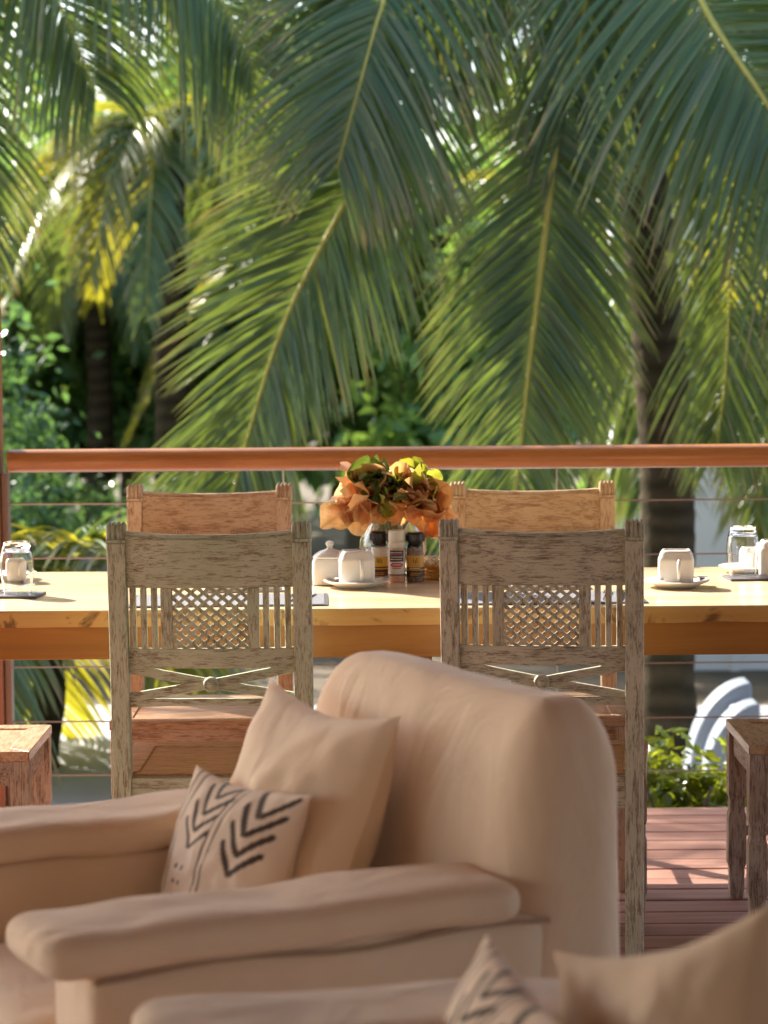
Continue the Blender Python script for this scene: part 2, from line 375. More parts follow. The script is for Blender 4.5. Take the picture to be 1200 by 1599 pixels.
# ------------------------------------------------------------------ carved chairs (local: faces +Y, rear posts at y = 0)
def squareloft(zs, cx, cy):                     # square turned leg: (half width, z)
    return [[(cx-h,cy-h,z),(cx+h,cy-h,z),(cx+h,cy+h,z),(cx-h,cy+h,z)] for h, z in zs]
def make_chair(label, pal, W=.45, D=.45, group='carved dining chairs', pal2=None):
    H_, V_, S_ = CH[pal]; H2, V2, S2 = CH[pal2 or pal]
    t = thing('dining_chair', (0,0,0), label, 'chair', group)
    hw = W / 2; pw = .041; TOP = 1.032; SEAT = .455
    def back(z): return -.055 * max(0, (z - .50)) ** 1.3 / .5           # recline
    zs = [0,.2,.40,.50,.6,.7,.8,.9,.985]
    for s in (-1, 1):
        m = MB(); cx = s * (hw - pw/2)
        m.loft([[(cx-pw/2,back(z)-.02,z),(cx+pw/2,back(z)-.02,z),(cx+pw/2,back(z)+.02,z),(cx-pw/2,back(z)+.02,z)] for z in zs])
        post = m.build('post', V_, t, bevel=.003)
        f = MB(); b0 = back(1.0)                                         # fluted finial
        f.box((cx-pw/2-.001,b0-.0225,.9855),(cx+pw/2+.001,b0+.0225,.9925))
        for k in range(4):
            xx = cx - pw/2 + pw*(k+.5)/4
            f.tube([(xx,b0-.013,.9926),(xx,b0-.013,1.022),(xx,b0-.010,TOP-.002)], [.0062,.0062,.002], 8)
            f.tube([(xx,b0+.013,.9926),(xx,b0+.013,1.022),(xx,b0+.010,TOP-.002)], [.0062,.0062,.002], 8)
        f.box((cx-pw/2+.003,b0-.013,.9927),(cx+pw/2-.003,b0+.013,1.024))
        f.build('finial', V_, post, smooth=40)
    iw = hw - pw + .0005
    # crest rail: dished plan, sagging top edge
    def rail(z0, z1, th, sag=0, bow=.018, arch=0, yoff=0, n=14):
        rings = []
        for i in range(n + 1):
            u = -1 + 2*i/n; x = iw*u; yb = -bow*(1-u*u) + yoff; zt = z1 - sag*(1-u*u); zb = z0 + arch*(1-u*u)
            rings.append([(x,yb+back(zb)-th/2,zb),(x,yb+back(zt)-th/2,zt),(x,yb+back(zt)+th/2,zt),(x,yb+back(zb)+th/2,zb)])
        q = MB(); q.loft(rings); return q
    cr = rail(.884, 1.010, .022, .008).build('crest_rail', H_, t, smooth=40, bevel=.002)
    rail(.992, 1.0005, .028, .008).build('moulding', H_, cr, smooth=40, bevel=.002)
    for s in (-1, 1):                                                    # little carved notches low on the front of the crest
        fl = MB()
        for k in range(13):
            x = s * (iw*.32 + k * iw*.043); u = x/iw
            fl.box((x-.0022,back(.895)-.018*(1-u*u)+.0112,.888),(x+.0022,back(.895)-.018*(1-u*u)+.0135,.906))
        fl.box((s*iw*.32 if s > 0 else -iw*.86, back(.895)-.006+.0105, .8875),(s*iw*.32 if s < 0 else iw*.86, back(.895)-.006+.0111, .8885))
        tag(fl.build('notch_carving', H_, cr), kind='stuff')
    rail(.703, .747, .017).build('cross_rail', H_, t, smooth=40, bevel=.002)
    # slats and stiles
    def yb(x, z): return back(z) - .018*(1-(x/iw)**2)
    lat = .083
    for s in (-1, 1):
        xs = [s*(lat+.013)] + [s*(lat+.026+ (iw-lat-.026)*(k+.62)/3.15) for k in range(3)]
        for k, x in enumerate(xs):
            wd = .026 if k == 0 else .0135
            q = MB(); q.bar((x,yb(x,.746),.7465),(x,yb(x,.885),.8845), wd, .016)
            q.build('stile' if k == 0 else 'slat', V_, t, bevel=.002, seg=1)
    # pierced lattice, one carved panel
    q = MB(); z0, z1 = .747, .884; nx = 6; cell = 2*lat/nx; hh = z1 - z0; nz = 6; ch = hh/nz
    def seg2(x0, zz0, x1, zz1, yo): q.bar((x0,yb(x0,zz0)+yo,zz0),(x1,yb(x1,zz1)+yo,zz1), .0074, .009)
    for i in range(-nz, nx + 1):
        for sgn in (1, -1):
            k0 = max(0, -i); k1 = min(nz, nx - i)
            if k1 <= k0: continue
            xa, xb = -lat + (i+k0)*cell, -lat + (i+k1)*cell
            za, zb = z0 + k0*ch, z0 + k1*ch
            if sgn < 0: xa, xb = -xa, -xb
            seg2(xa, za, xb, zb, .0 if sgn > 0 else .0021)
    q.build('lattice', V_, t)
    # crossed braces with a rosette
    zc_ = .655
    for s in (-1, 1):
        q = MB(); q.bar((-iw,back(.69),.667+s*.033),(-.0,yb(0,.667)+s*.0015,.667),.0215,.009); q.bar((0,yb(0,.667)+s*.0015,.667),(iw,back(.64),.667-s*.033),.0215,.009)
        q.build('cross_brace', H_, t, bevel=.002, seg=1)
    q = MB(); q.lathe([(.017,0),(.018,.006),(.015,.010),(.010,.0085),(.007,.013),(.001,.014)], 20)
    ro = q.build('rosette', H_, t, smooth=50); ro.rotation_euler = (R(90),0,0); ro.location = (0, yb(0,.667)-.006, .667)
    q = MB()
    for k in range(8):
        a_ = k*math.pi/4; q.tube([(0,0,0),(.011*math.cos(a_),.011*math.sin(a_),0)],.0022,5)
    pt = q.build('petal_carving', H_, ro); pt.location = (0,0,.0095)
    rail(.612, .630, .013, bow=.016, arch=.006, sag=-.004).build('lower_rail', H_, t, smooth=40, bevel=.002)
    # seat: mitred frame and sunk panel
    y0, y1 = -.018, D - .0
    st = thing('seat', (0,0,0), None, None); st.parent = t
    fw = .055; ix = hw + .004
    def board(pts, name):
        mm = MB(); mm.add([(x,yv,SEAT) for x, yv in pts] + [(x,yv,SEAT-.024) for x, yv in pts], [(0,1,2,3),(7,6,5,4),(0,4,5,1),(1,5,6,2),(2,6,7,3),(3,7,4,0)])
        return mm.build(name, S2, st, bevel=.0025)
    g_ = .0012
    ya = .0215
    board([(-ix,y1),(-ix+fw,y1-fw),(ix-fw,y1-fw),(ix,y1)][::-1], 'front_board')
    board([(-hw+pw,ya),(hw-pw,ya),(ix-fw-.002,ya+fw*.8),(-ix+fw+.002,ya+fw*.8)], 'rear_board')
    for s in (-1, 1):
        pts = [(s*ix,ya+.001),(s*ix,y1-g_),(s*(ix-fw+g_),y1-fw-g_),(s*(ix-fw+g_),ya+fw*.8+.002)]
        board(pts if s > 0 else pts[::-1], 'side_board')
    mm = MB(); mm.box((-ix+fw,ya+fw*.8,SEAT-.02),(ix-fw,y1-fw,SEAT-.004)); mm.build('seat_panel', S2, st)
    # aprons
    q = MB(); q.box((-hw+pw,-.012,SEAT-.075),(hw-pw,.012,SEAT-.003)); q.build('rear_apron', H_, t, bevel=.002)
    q = MB(); q.box((-hw+.040,y1-.035,SEAT-.085),(hw-.040,y1-.013,SEAT-.0245)); q.build('front_apron', H2, t, bevel=.002)
    for s in (-1, 1):
        q = MB(); x = s*(hw-.020); q.box((x-.011,.0205,SEAT-.085),(x+.011,y1-.047,SEAT-.0245)); q.build('side_apron', H2, t, bevel=.002)
        q = MB(); q.box((x-.009,.0205,.16),(x+.009,y1-.047,.185)); q.build('stretcher', H2, t, bevel=.002)
        # square-turned front leg with ring cuts
        a_, b_ = .0225, .0185
        prof = [(.015,0),(.017,.01),(.0185,.048),(.0185,.052),(b_-.001,.056),(b_,.062),(.019,.066),(.019,.071),(b_,.075),(a_-.003,.082),(a_,.09),
                (a_,.212),(a_-.003,.222),(b_,.228),(b_,.232),(.0195,.236),(.0195,.243),(b_,.247),(b_,.251),(a_-.003,.257),(a_,.266),(a_,SEAT-.0246)]
        q = MB(); q.loft(squareloft(prof, s*(hw-a_+.001), y1-a_-.002)); q.build('front_leg', V2, t, bevel=.0012, seg=1)
    return t
YN, YF = 5.34, 6.59
c1 = make_chair('greenish limewashed carved chair on the near side, left of the armchair', 'green', pal2='rust')
c1.location = (-.386, YN+.02, 0); c1.rotation_euler.z = R(-1.0)
c2 = make_chair('greyish limewashed carved chair on the near side, directly behind the armchair', 'grey', pal2='dusk')
c2.location = (.352, YN+.02, 0); c2.rotation_euler.z = R(-7)
c3 = make_chair('reddish brown carved chair on the far side, seen over the greenish chair', 'rust')
c3.location = (-.478, YF-.02, 0); c3.rotation_euler.z = R(180)
c4 = make_chair('honey coloured carved chair on the far side, right of the flowers', 'honey', pal2='rust')
c4.location = (.407, YF-.02, 0); c4.rotation_euler.z = R(180)
c5 = make_chair('dark worn chair at the right end of the table, only its seat corner showing', 'dusk', W=.385)
c5.location = (.865+.45, 5.895, 0); c5.rotation_euler.z = R(90)
c6 = make_chair('brown worn chair at the left end of the table, only its seat corner showing', 'green', W=.385, pal2='dusk')
c6.location = (-.848-.45, 5.885, 0); c6.rotation_euler.z = R(-90)

# ------------------------------------------------------------------ things on the table
def saucer(u, v, label, dia=.165):
    q = MB(); r_ = dia/2
    q.lathe([(.0,.0),(r_*.55,.0),(r_*.62,.004),(r_*.98,.016),(r_,.0185),(r_*.97,.0195),(r_*.6,.008),(r_*.5,.0065),(0.0001,.0065)], 48)
    o = q.build('saucer', M['china'], smooth=50); o.location = T(u, v); tag(o, label, 'saucer', 'white saucers'); return o
def upturned_cup(loc, label, rz=0, sc_=1.0):
    t = thing('upturned_cup', loc, label, 'cup', 'upturned white cups', rz); t.scale = (sc_,)*3
    q = MB()
    q.lathe([(.0425,0),(.0432,.004),(.0440,.03),(.0440,.060),(.0436,.067),(.0424,.0685),(.0390,.079),(.0350,.0850),(.0335,.0862),(.030,.0864),(.029,.083),(.0001,.083)], 48, e=7.0)
    q.build('bowl', M['china'], t, smooth=40)
    q = MB(); pts = []
    for i in range(13):
        a_ = R(-80 + 160*i/12); pts.append((.008, -.043 - .024*math.cos(a_), .040 + .024*math.sin(a_)))
    q.tube(pts, .0046, 8); q.build('handle', M['china'], t, smooth=60)
    return t
def spoon(loc, label, rz, rx=0, L=.12):
    t = thing('teaspoon', loc, label, 'spoon', 'teaspoons', rz)
    q = MB(); q.tube([(0,0,.004),(L*.3,0,.006),(L*.65,0,.008),(L,0,.007)], [.0025,.0018,.0015,.003], 6); q.build('handle', M['silver'], t, smooth=60)
    q = MB(); rings = []
    for i in range(9):
        u = i/8; x = -.035*u; hw_ = .0115*math.sin(math.pi*min(.97,max(.06,u)))**.6; dz = -.004*math.sin(math.pi*u)
        rings.append([(x,hw_*k/2,.005+dz*(1-(k/2)**2)) for k in (-2,-1,0,1,2)])
    vs_ = [p_ for r0 in rings for p_ in r0]; fs_ = [(i*5+k,i*5+k+1,(i+1)*5+k+1,(i+1)*5+k) for i in range(8) for k in range(4)]
    q.add(vs_, fs_); o = q.build('bowl', M['silver'], t, smooth=180); sm = o.modifiers.new('thick','SOLIDIFY'); sm.thickness = .0008
    return t
def tumbler(u, v, label):
    t = tag(None or MB_glass().build('tumbler', M['glass'], smooth=40), label, 'glass', 'upturned tumblers'); t.location = T(u, v) + Vector((0,0,.0062)); return t
def MB_glass():
    q = MB()
    out = [(.0335,0),(.0365,.02),(.0405,.055),(.0410,.075),(.0385,.100),(.0340,.116),(.0325,.118),(.0318,.1245),(.0312,.1255)]
    inn = [(.027,.1250),(.026,.1225),(.0001,.1215)]
    low = [(.0001,.108),(.028,.108),(.0335,.105),(.0365,.098),(.0392,.075),(.0388,.055),(.0349,.02),(.0320,0)]
    q.lathe(out + inn, 40, close=False)
    q2 = [(r_, z_) for r_, z_ in low]
    q.lathe(q2, 40, close=False)
    # rim joining the two walls
    q.lathe([(.0320,0),(.0335,0)], 40, close=False)
    return q
def coaster(u, v, label, rz=0):
    q = MB(); q.box((-.055,-.055,0),(.055,.055,.006)); o = q.build('coaster', M['slate'], bevel=.0015)
    o.location = T(u, v); o.rotation_euler.z = rz; tag(o, label, 'coaster', 'square coasters'); return o

saucer(557, 917, 'white saucer under the upturned cup in front of the sugar bowl')
upturned_cup(T(557, 917) + Vector((0,0,.0066)), 'white upturned cup in front of the sugar bowl', R(6))
spoon(T(594, 915) + Vector((0,0,.017)), 'teaspoon lying on the saucer near the spice grinders', R(200))
saucer(1056, 917, 'white saucer under the cup right of the greyish chair')
upturned_cup(T(1056, 917) + Vector((0,0,.0066)), 'white upturned cup right of the greyish chair', R(-8))
spoon(T(1088, 915) + Vector((0,0,.017)), 'teaspoon on the saucer right of the greyish chair', R(215))
saucer(1172, 894, 'white saucer behind the right tumbler')
upturned_cup(T(1176, 894) + Vector((0,0,.0066)), 'white upturned cup seen through the right tumbler', R(10), .72)
upturned_cup(T(1212, 898), 'white upturned cup cut off by the right edge of the picture', R(-5), 1.05)
saucer(8, 905, 'white saucer at the left end of the table behind the tumbler')
upturned_cup(T(24, 908) + Vector((0,0,.0066)), 'white upturned cup seen through the left tumbler', R(14), .8)
coaster(1168, 904, 'dark coaster under the right tumbler', R(4))
tumbler(1160, 902, 'clear upturned glass tumbler at the right of the table')
coaster(30, 931, 'dark coaster under the left tumbler', R(-5))
tumbler(28, 930, 'clear upturned glass tumbler at the left of the table')
spoon(T(6, 928) + Vector((0,0,.007)), 'teaspoon beside the left tumbler', R(60))

def sugar_bowl():
    t = thing('sugar_bowl', T(516, 912), 'white china sugar bowl with a knobbed lid left of the spice grinders', 'sugar bowl')
    q = MB(); q.lathe([(.036,0),(.044,.002),(.0455,.03),(.0450,.058),(.042,.066),(.040,.067),(.0001,.067)], 48, e=5); q.build('bowl', M['china'], t, smooth=40)
    q = MB(); q.lathe([(.0425,.0672),(.0435,.071),(.040,.0745),(.026,.084),(.010,.089),(.0065,.093),(.0085,.097),(.0108,.102),(.0095,.107),(.004,.110),(.0001,.1105)], 40, e=3.2); q.build('lid', M['china'], t, smooth=40)
    q = MB(); q.lathe([(.0001,-.0),(.05,.0),(.060,.004),(.0605,.006),(.045,.0052),(.0001,.005)], 40)
    return t
sugar_bowl()

# spice grinders
def print_band(t, r_, z0, z1, a0, a1, mat, name, off=.0006):
    q = MB(); n = 14; vs_ = []
    for i in range(n+1):
        a_ = R(a0 + (a1-a0)*i/n)
        for z in (z0, z1): vs_.append(((r_+off)*math.sin(a_), -(r_+off)*math.cos(a_), z))
    q.add(vs_, [(2*i,2*i+2,2*i+3,2*i+1) for i in range(n)]); o = q.build(name, mat, t, smooth=180)
    return o
black = plain('black_plastic', (.012,.012,.015), .22); ink = plain('label_ink', (.02,.016,.02), .5); inkr = plain('label_red', (.55,.05,.05), .5)
paper = plain('label_cream', (.72,.66,.58), .5); gold = plain('label_gold', (.62,.33,.04), .45); yel = plain('label_yellow', (.75,.48,.04), .45); brownl = plain('label_brown', (.09,.04,.02), .5); blackl = plain('label_black', (.03,.02,.025), .45)
salt = plain('pink_salt', (.66,.36,.24), .5, var=.25, scale=160); clear_salt = plain('white_salt', (.74,.70,.62), .4, var=.1, scale=160); pepper = plain('peppercorns', (.20,.15,.11), .5, var=.8, scale=190)
cream = plain('cream_plastic', (.70,.62,.52), .35); clearp = glassmat('clear_plastic', (.98,.97,.95), .05)
def grinder(u, v, label, contents, capm, lab, h=.128):
    t = thing('spice_grinder', T(u, v), label, 'spice grinder', 'spice grinders by the flowers')
    q = MB(); q.lathe([(.0195,0),(.0215,.003),(.0218,.075),(.0205,.083),(.0195,.088),(.0001,.088)], 32); q.build('jar', contents, t, smooth=40)
    if capm is black:
        q = MB(); q.lathe([(.0185,.0882),(.019,.094),(.0205,.098),(.0225,.102),(.0240,.110),(.0235,.121),(.019,.1265),(.0001,.1275)], 32); cp = q.build('cap', black, t, smooth=35)
        q = MB()
        for k in range(24):
            a_ = 2*math.pi*k/24; q.box((-.0012,-.0008,.104),(.0012,.0008,.119), Matrix.Rotation(a_,4,'Z') @ Matrix.Translation((0,-.0240,0)))
        q.build('grip_ribs', black, cp)
        q = MB(); q.lathe([(.0202,.0855),(.0206,.088),(.0206,.0925),(.0199,.0945)], 32); q.build('collar', clearp, t, smooth=40)
    else:
        q = MB(); q.lathe([(.0200,.0882),(.0220,.091),(.0222,.1005),(.0200,.103),(.0195,.106),(.0215,.109),(.0205,.131),(.019,.1325),(.0001,.1325)], 32); q.build('cap', cream, t, smooth=35)
    for (z0,z1,a0,a1,mt,nm,off) in lab: print_band(t, .0219, z0, z1, a0, a1, mt, nm, off)
    return t
lines = lambda z0, n, mt, a0=-38, a1=38, dz=.0042: [(z0+i*dz, z0+i*dz+.0017, a0+7*(i%2), a1-9*((i+1)%2), mt, 'print_line', .0014) for i in range(n)]
gl1 = [(.012,.062,-85,85,yel,'label',.0007),(.012,.030,-85,85,brownl,'label_band',.0011),(.033,.0365,-85,85,brownl,'label_band',.0011)] + lines(.016,2,gold) + [(.047,.058,-16,-12,brownl,'mark',.0012),(.045,.056,-6,-2,brownl,'mark',.0012),(.047,.058,4,8,brownl,'mark',.0012),(.045,.056,14,18,brownl,'mark',.0012)]
gl2 = [(.022,.084,-62,62,paper,'label',.0007),(.054,.083,-50,50,blackl,'label_panel',.0011),(.019,.0215,-80,80,blackl,'label_band',.0011)] + lines(.059,2,paper,-42,42,.006) + lines(.071,1,inkr,-42,42) + lines(.076,1,paper,-42,42) + [(.0425,.049,-42,42,inkr,'oval_mark',.0012),(.0405,.051,-30,30,inkr,'oval_mark',.0013),(.0450,.0470,-26,26,paper,'print_line',.0017),(.036,.0385,-26,26,inkr,'print_line',.0012)]
gl3 = [(.014,.068,-88,88,gold,'label',.0007),(.014,.030,-88,88,brownl,'label_band',.0011),(.033,.038,-88,88,brownl,'label_band',.0011)] + lines(.0345,1,paper,-40,40) + lines(.018,2,gold) + [(.050,.060,-14,-9,brownl,'mark',.0012),(.047,.058,-2,2,brownl,'mark',.0012),(.050,.062,8,12,brownl,'mark',.0012)]
grinder(593, 906, 'left black-capped spice grinder with a yellow label', clear_salt, black, gl1)
grinder(620, 909, 'pink salt jar with a cream cap between the two black-capped grinders', salt, cream, gl2)
grinder(649, 908, 'right black-capped pepper grinder with an orange label', pepper, black, gl3)

# fringed straw mat / basket
t = thing('straw_basket', T(694, 903), 'small orange straw basket with a pale fringe right of the grinders', 'basket')
straw = plain('orange_straw', (.58,.27,.05), .7, var=.35, scale=140); fringe = plain('pale_fringe', (.78,.66,.50), .8, var=.1)
for k in range(4):
    q = MB(); rr = .052 + .002*math.sin(k*2); q.tube([(rr*math.cos(a*math.pi/16), rr*math.sin(a*math.pi/16), .006 + k*.0085 + .0012*math.sin(a*1.7+k)) for a in range(33)], .0055, 7); q.build('straw_coil', straw, t, smooth=60)
q = MB()
for k in range(90):
    a_ = rnd.uniform(0, 2*math.pi); rr = .050 + rnd.uniform(-.004,.004); z0 = .036
    q.tube([(rr*math.cos(a_), rr*math.sin(a_), z0), ((rr+.006)*math.cos(a_+.1), (rr+.006)*math.sin(a_+.1), z0+.012), ((rr+.014)*math.cos(a_+.3), (rr+.014)*math.sin(a_+.3), z0+rnd.uniform(.006,.018))], .0013, 4)
tag(q.build('fringe', fringe, t), kind='stuff')
q = MB(); q.lathe([(.0001,.001),(.05,.001),(.05,.004),(.0001,.004)], 24); q.build('base', straw, t)

# place mats, napkins and cutlery behind the chair backs
for (x0, x1, lab, lf) in ((-.60,-.135,'grey place mat in front of the greenish chair','left'), (.16,.61,'grey place mat in front of the greyish chair','right')):
    t = thing('place_mat', ((x0+x1)/2, 5.70, TZ), lab, 'place mat', 'grey place mats', R(1.5))
    hw_ = (x1-x0)/2
    q = MB(); q.box((-hw_,-.125,0.0005),(hw_,.125,.0030)); q.build('mat', M['matedge'], t)
    q = MB(); q.box((-hw_+.008,-.117,.0031),(hw_-.008,.117,.0042)); q.build('weave', M['matgrey'], t)
    q = MB(); q.box((-.10,-.05,0),(.10,.05,.006)); q.box((-.098,-.048,.0062),(.09,.048,.012)); o = q.build('napkin', M['linen'], bevel=.002)
    o.location = ((x0+x1)/2 + .02, 5.93, TZ + .0005); o.rotation_euler.z = R(4); tag(o, 'folded white napkin behind the mat of the %s near chair' % ('greenish' if lf == 'left' else 'greyish'), 'napkin', 'folded napkins')
    for k, (dx, nm) in enumerate(((hw_-.05,'knife'),(hw_-.085,'fork'))):
        q = MB()
        q.tube([(0,-.09,.004),(0,-.03,.006),(0,.01,.005)], [.0042,.0032,.0025], 6)
        if nm == 'knife': q.box((-.006,.01,.003),(.006,.10,.0045))
        else:
            q.box((-.009,.03,.003),(.009,.055,.005)); q.box((-.0025,.005,.0035),(.0025,.03,.0055))
            for j in (-1,-.33,.33,1): q.box((j*.0075-.0014,.055,.0032),(j*.0075+.0014,.095,.0048))
        o = q.build(nm, M['silver'], smooth=40); o.location = ((x0+x1)/2 + dx, 5.70, TZ + .0042); o.rotation_euler.z = R(-8)
        tag(o, 'steel %s lying on the mat of the %s near chair' % (nm, 'greenish' if lf == 'left' else 'greyish'), nm, 'table cutlery')

# vase and bouquet
VB = Vector((T(614, 899).x, 6.25, TZ))
q = MB(); q.lathe([(.0001,0),(.045,0),(.052,.004),(.078,.035),(.088,.065),(.086,.095),(.070,.128),(.064,.140),(.061,.140),(.067,.126),(.082,.094),(.084,.066),(.075,.038),(.05,.010),(.0001,.009)], 48, close=False)
vz = q.build('glass_vase', glassmat('vase_glass', (.96,.97,.95)), smooth=60); vz.location = VB
tag(vz, 'round clear glass vase behind the spice grinders holding the orange leaves', 'vase')
bq = thing('bouquet', VB, 'bouquet of orange and green crinkled leaves in the glass vase', 'bouquet')
LM = [leafmat('leaf_orange', (.74,.26,.10), (.92,.60,.34), (1.0,.50,.16), .25, .50),
      leafmat('leaf_peach', (.80,.36,.16), (.92,.74,.46), (1.0,.66,.30), .25, .50),
      leafmat('leaf_lime', (.17,.24,.04), (.48,.46,.06), (.52,.54,.05), .22, .42),
      leafmat('leaf_dark_green', (.035,.085,.03), (.12,.15,.04), (.18,.26,.03), .2, .28)]
def big_leaf(base, direction, size, cup, mat, seed, face):
    """rounded leaf, cupped and wavy at the rim"""
    n = 12; q = MB(); vs_ = []; ids = {}
    d = direction.normalized(); s_ = d.cross(face).normalized(); nn = s_.cross(d)
    cols = []; nc = 13
    for i in range(n + 1):
        u = i / n
        wdt = size*.62*math.sin(math.pi*min(.985, u**.72*.93+.045))**.62
        for j in range(nc):
            v = -1 + 2*j/(nc-1)
            wav = .22*size*noise.noise(Vector((u*3.2+seed, v*2.3, seed*.7))) * (abs(v)+.3)
            z = cup*size*(v*v*.55 + .9*(u-.45)**2) + wav + .06*size*math.sin(v*7+u*13+seed)*abs(v)
            x = v*wdt; y = u*size*(1 - .10*v*v) - .05*size
            vs_.append(base + d*y + s_*x + nn*z)
            vein = .45 if j == nc//2 else (.22 if (i + abs(j-nc//2)) % 4 == 0 else 0)
            cols.append((max(0, min(1, .85*abs(v)**2.5 + .5*u**4 + .55*noise.noise(Vector((u*2.5+seed, v*2, 1))))), vein, 0, 1))  # sunlit rim painted into the tint, paler towards edge and tip
    for i in range(n):
        for j in range(nc-1): a_ = i*nc+j; q.f.append((a_,a_+1,a_+nc+1,a_+nc))
    q.v = [tuple(p_) for p_ in vs_]; q.c = cols
    o = q.build('leaf', mat, bq, smooth=180); return o
brnd = random.Random(5)
for k in range(58):
    if k < 16: th = math.pi*(k+.5)/16*1.16 - .25; rho = .80 + .12*brnd.random()      # the outline, right to left
    else: th = brnd.uniform(-.3, math.pi+.3); rho = .80*math.sqrt(brnd.random())
    cx_, cz_ = rho*math.cos(th), rho*math.sin(th)
    dp = math.sqrt(max(0, 1 - rho*rho))*brnd.choice((1,1,1,-.6))
    outw = Vector((cx_, -dp*.8, cz_*.9+.1)).normalized()
    c_ = Vector((.128*cx_, -.085*dp, .195 + .088*cz_ - (.012 if cz_ < .1 else 0)))
    rv = Vector((brnd.gauss(0,1), brnd.gauss(0,1), brnd.gauss(0,1)))
    tang = (rv - outw*rv.dot(outw)).normalized()
    d_ = (outw*brnd.uniform(.3,1.0) + tang*.7).normalized()
    face = (outw + Vector((brnd.uniform(-.7,.7), -.5, brnd.uniform(-.5,.7)))).normalized()
    if cz_ > .52: mt = LM[brnd.choice((2,3,3,2,0))] if abs(cx_) < .7 else LM[brnd.choice((1,0,2))]
    elif abs(cx_) < .42: mt = LM[brnd.choice((3,2,0,0,3))]
    elif cx_ < 0: mt = LM[brnd.choice((0,1,1,0,2))]
    else: mt = LM[brnd.choice((0,0,0,2,1))]
    sz = brnd.uniform(.058,.088)
    big_leaf(c_ - d_*sz*.45, d_, sz, brnd.choice((.55,.75,-.5,.9)), mt, brnd.uniform(0,50), face)
stem = plain('leaf_stem', (.16,.18,.04), .5)
for k in range(12):
    a_ = brnd.uniform(-1.1,1.1); q = MB(); q.tube([(brnd.uniform(-.03,.03),brnd.uniform(-.03,.03),.012),(.02*math.sin(a_),brnd.uniform(-.02,.02),.10),(.07*math.sin(a_),brnd.uniform(-.04,.04),.17)], .0028, 6); q.build('stem', stem, bq, smooth=60)
for (lx, lz, tx) in ((-.130,.170,-1),(.105,.145,.7)):
    big_leaf(Vector((lx,-.06,lz)), Vector((tx*.7,-.3,-.5)), .075, .35, LM[0] if lx > 0 else LM[1], brnd.uniform(0,50), Vector((0,-1,.5)))
for k in range(5):
    q = MB(); x = -.06 + .03*k + brnd.uniform(-.01,.01); h = .27 + .02*brnd.random()
    q.tube([(x*.5,.01,.2),(x*.9,.0,h-.02),(x,-.01,h),(x*1.05,-.012,h+.012)], [.002,.003,.005,.001], 6); q.build('bud', fringe, bq, smooth=60)

# ------------------------------------------------------------------ armchairs and cushions
def soft_box(lo, hi, r, n=14, fn=None, wrinkle=0.0, freq=6.0, seed=0.0, e=2.6):
    """rounded, slightly slack upholstered block"""
    cx = [(a_+b_)/2 for a_, b_ in zip(lo, hi)]; hs = [(b_-a_)/2 for a_, b_ in zip(lo, hi)]
    if not isinstance(r, (list, tuple)): r = (r,)*3
    q = MB(); vmap = {}; vs_ = []; fs_ = []
    def vert(i, j, k):
        key = (i, j, k)
        if key not in vmap:
            p_ = []
            c_ = [2*x_/n - 1 for x_ in key]
            # denser sampling near the edges
            c_ = [math.copysign(1-(1-abs(x_))**1.5, x_) for x_ in c_]
            full = [x_*h for x_, h in zip(c_, hs)]
            inn = [max(-(h-rr), min(h-rr, x_)) for x_, h, rr in zip(full, hs, r)]
            dl = [(x_-i_)/rr for x_, i_, rr in zip(full, inn, r)]
            L = sum(abs(x_)**e for x_ in dl)**(1/e); mx = max(abs(x_) for x_ in dl)
            if L > 1e-6: dl = [x_*mx/L for x_ in dl]
            v_ = Vector([c0+i_+x_*rr for c0, i_, x_, rr in zip(cx, inn, dl, r)])
            if fn: v_ = fn(v_)
            if wrinkle:
                w_ = noise.noise_vector(v_*freq + Vector((seed,0,0)))*wrinkle + noise.noise_vector(v_*freq*2.7 + Vector((0,seed,0)))*wrinkle*.35
                v_ = v_ + w_
            vmap[key] = len(vs_); vs_.append(v_)
        return vmap[key]
    for ax in range(3):
        for side in (0, n):
            for i in range(n):
                for j in range(n):
                    def K(a_, b_):
                        kk = [0,0,0]; kk[ax] = side; kk[(ax+1)%3] = a_; kk[(ax+2)%3] = b_; return vert(*kk)
                    f_ = (K(i,j),K(i+1,j),K(i+1,j+1),K(i,j+1)); fs_.append(f_ if side else f_[::-1])
    q.v = [tuple(v_) for v_ in vs_]; q.f = fs_
    return q
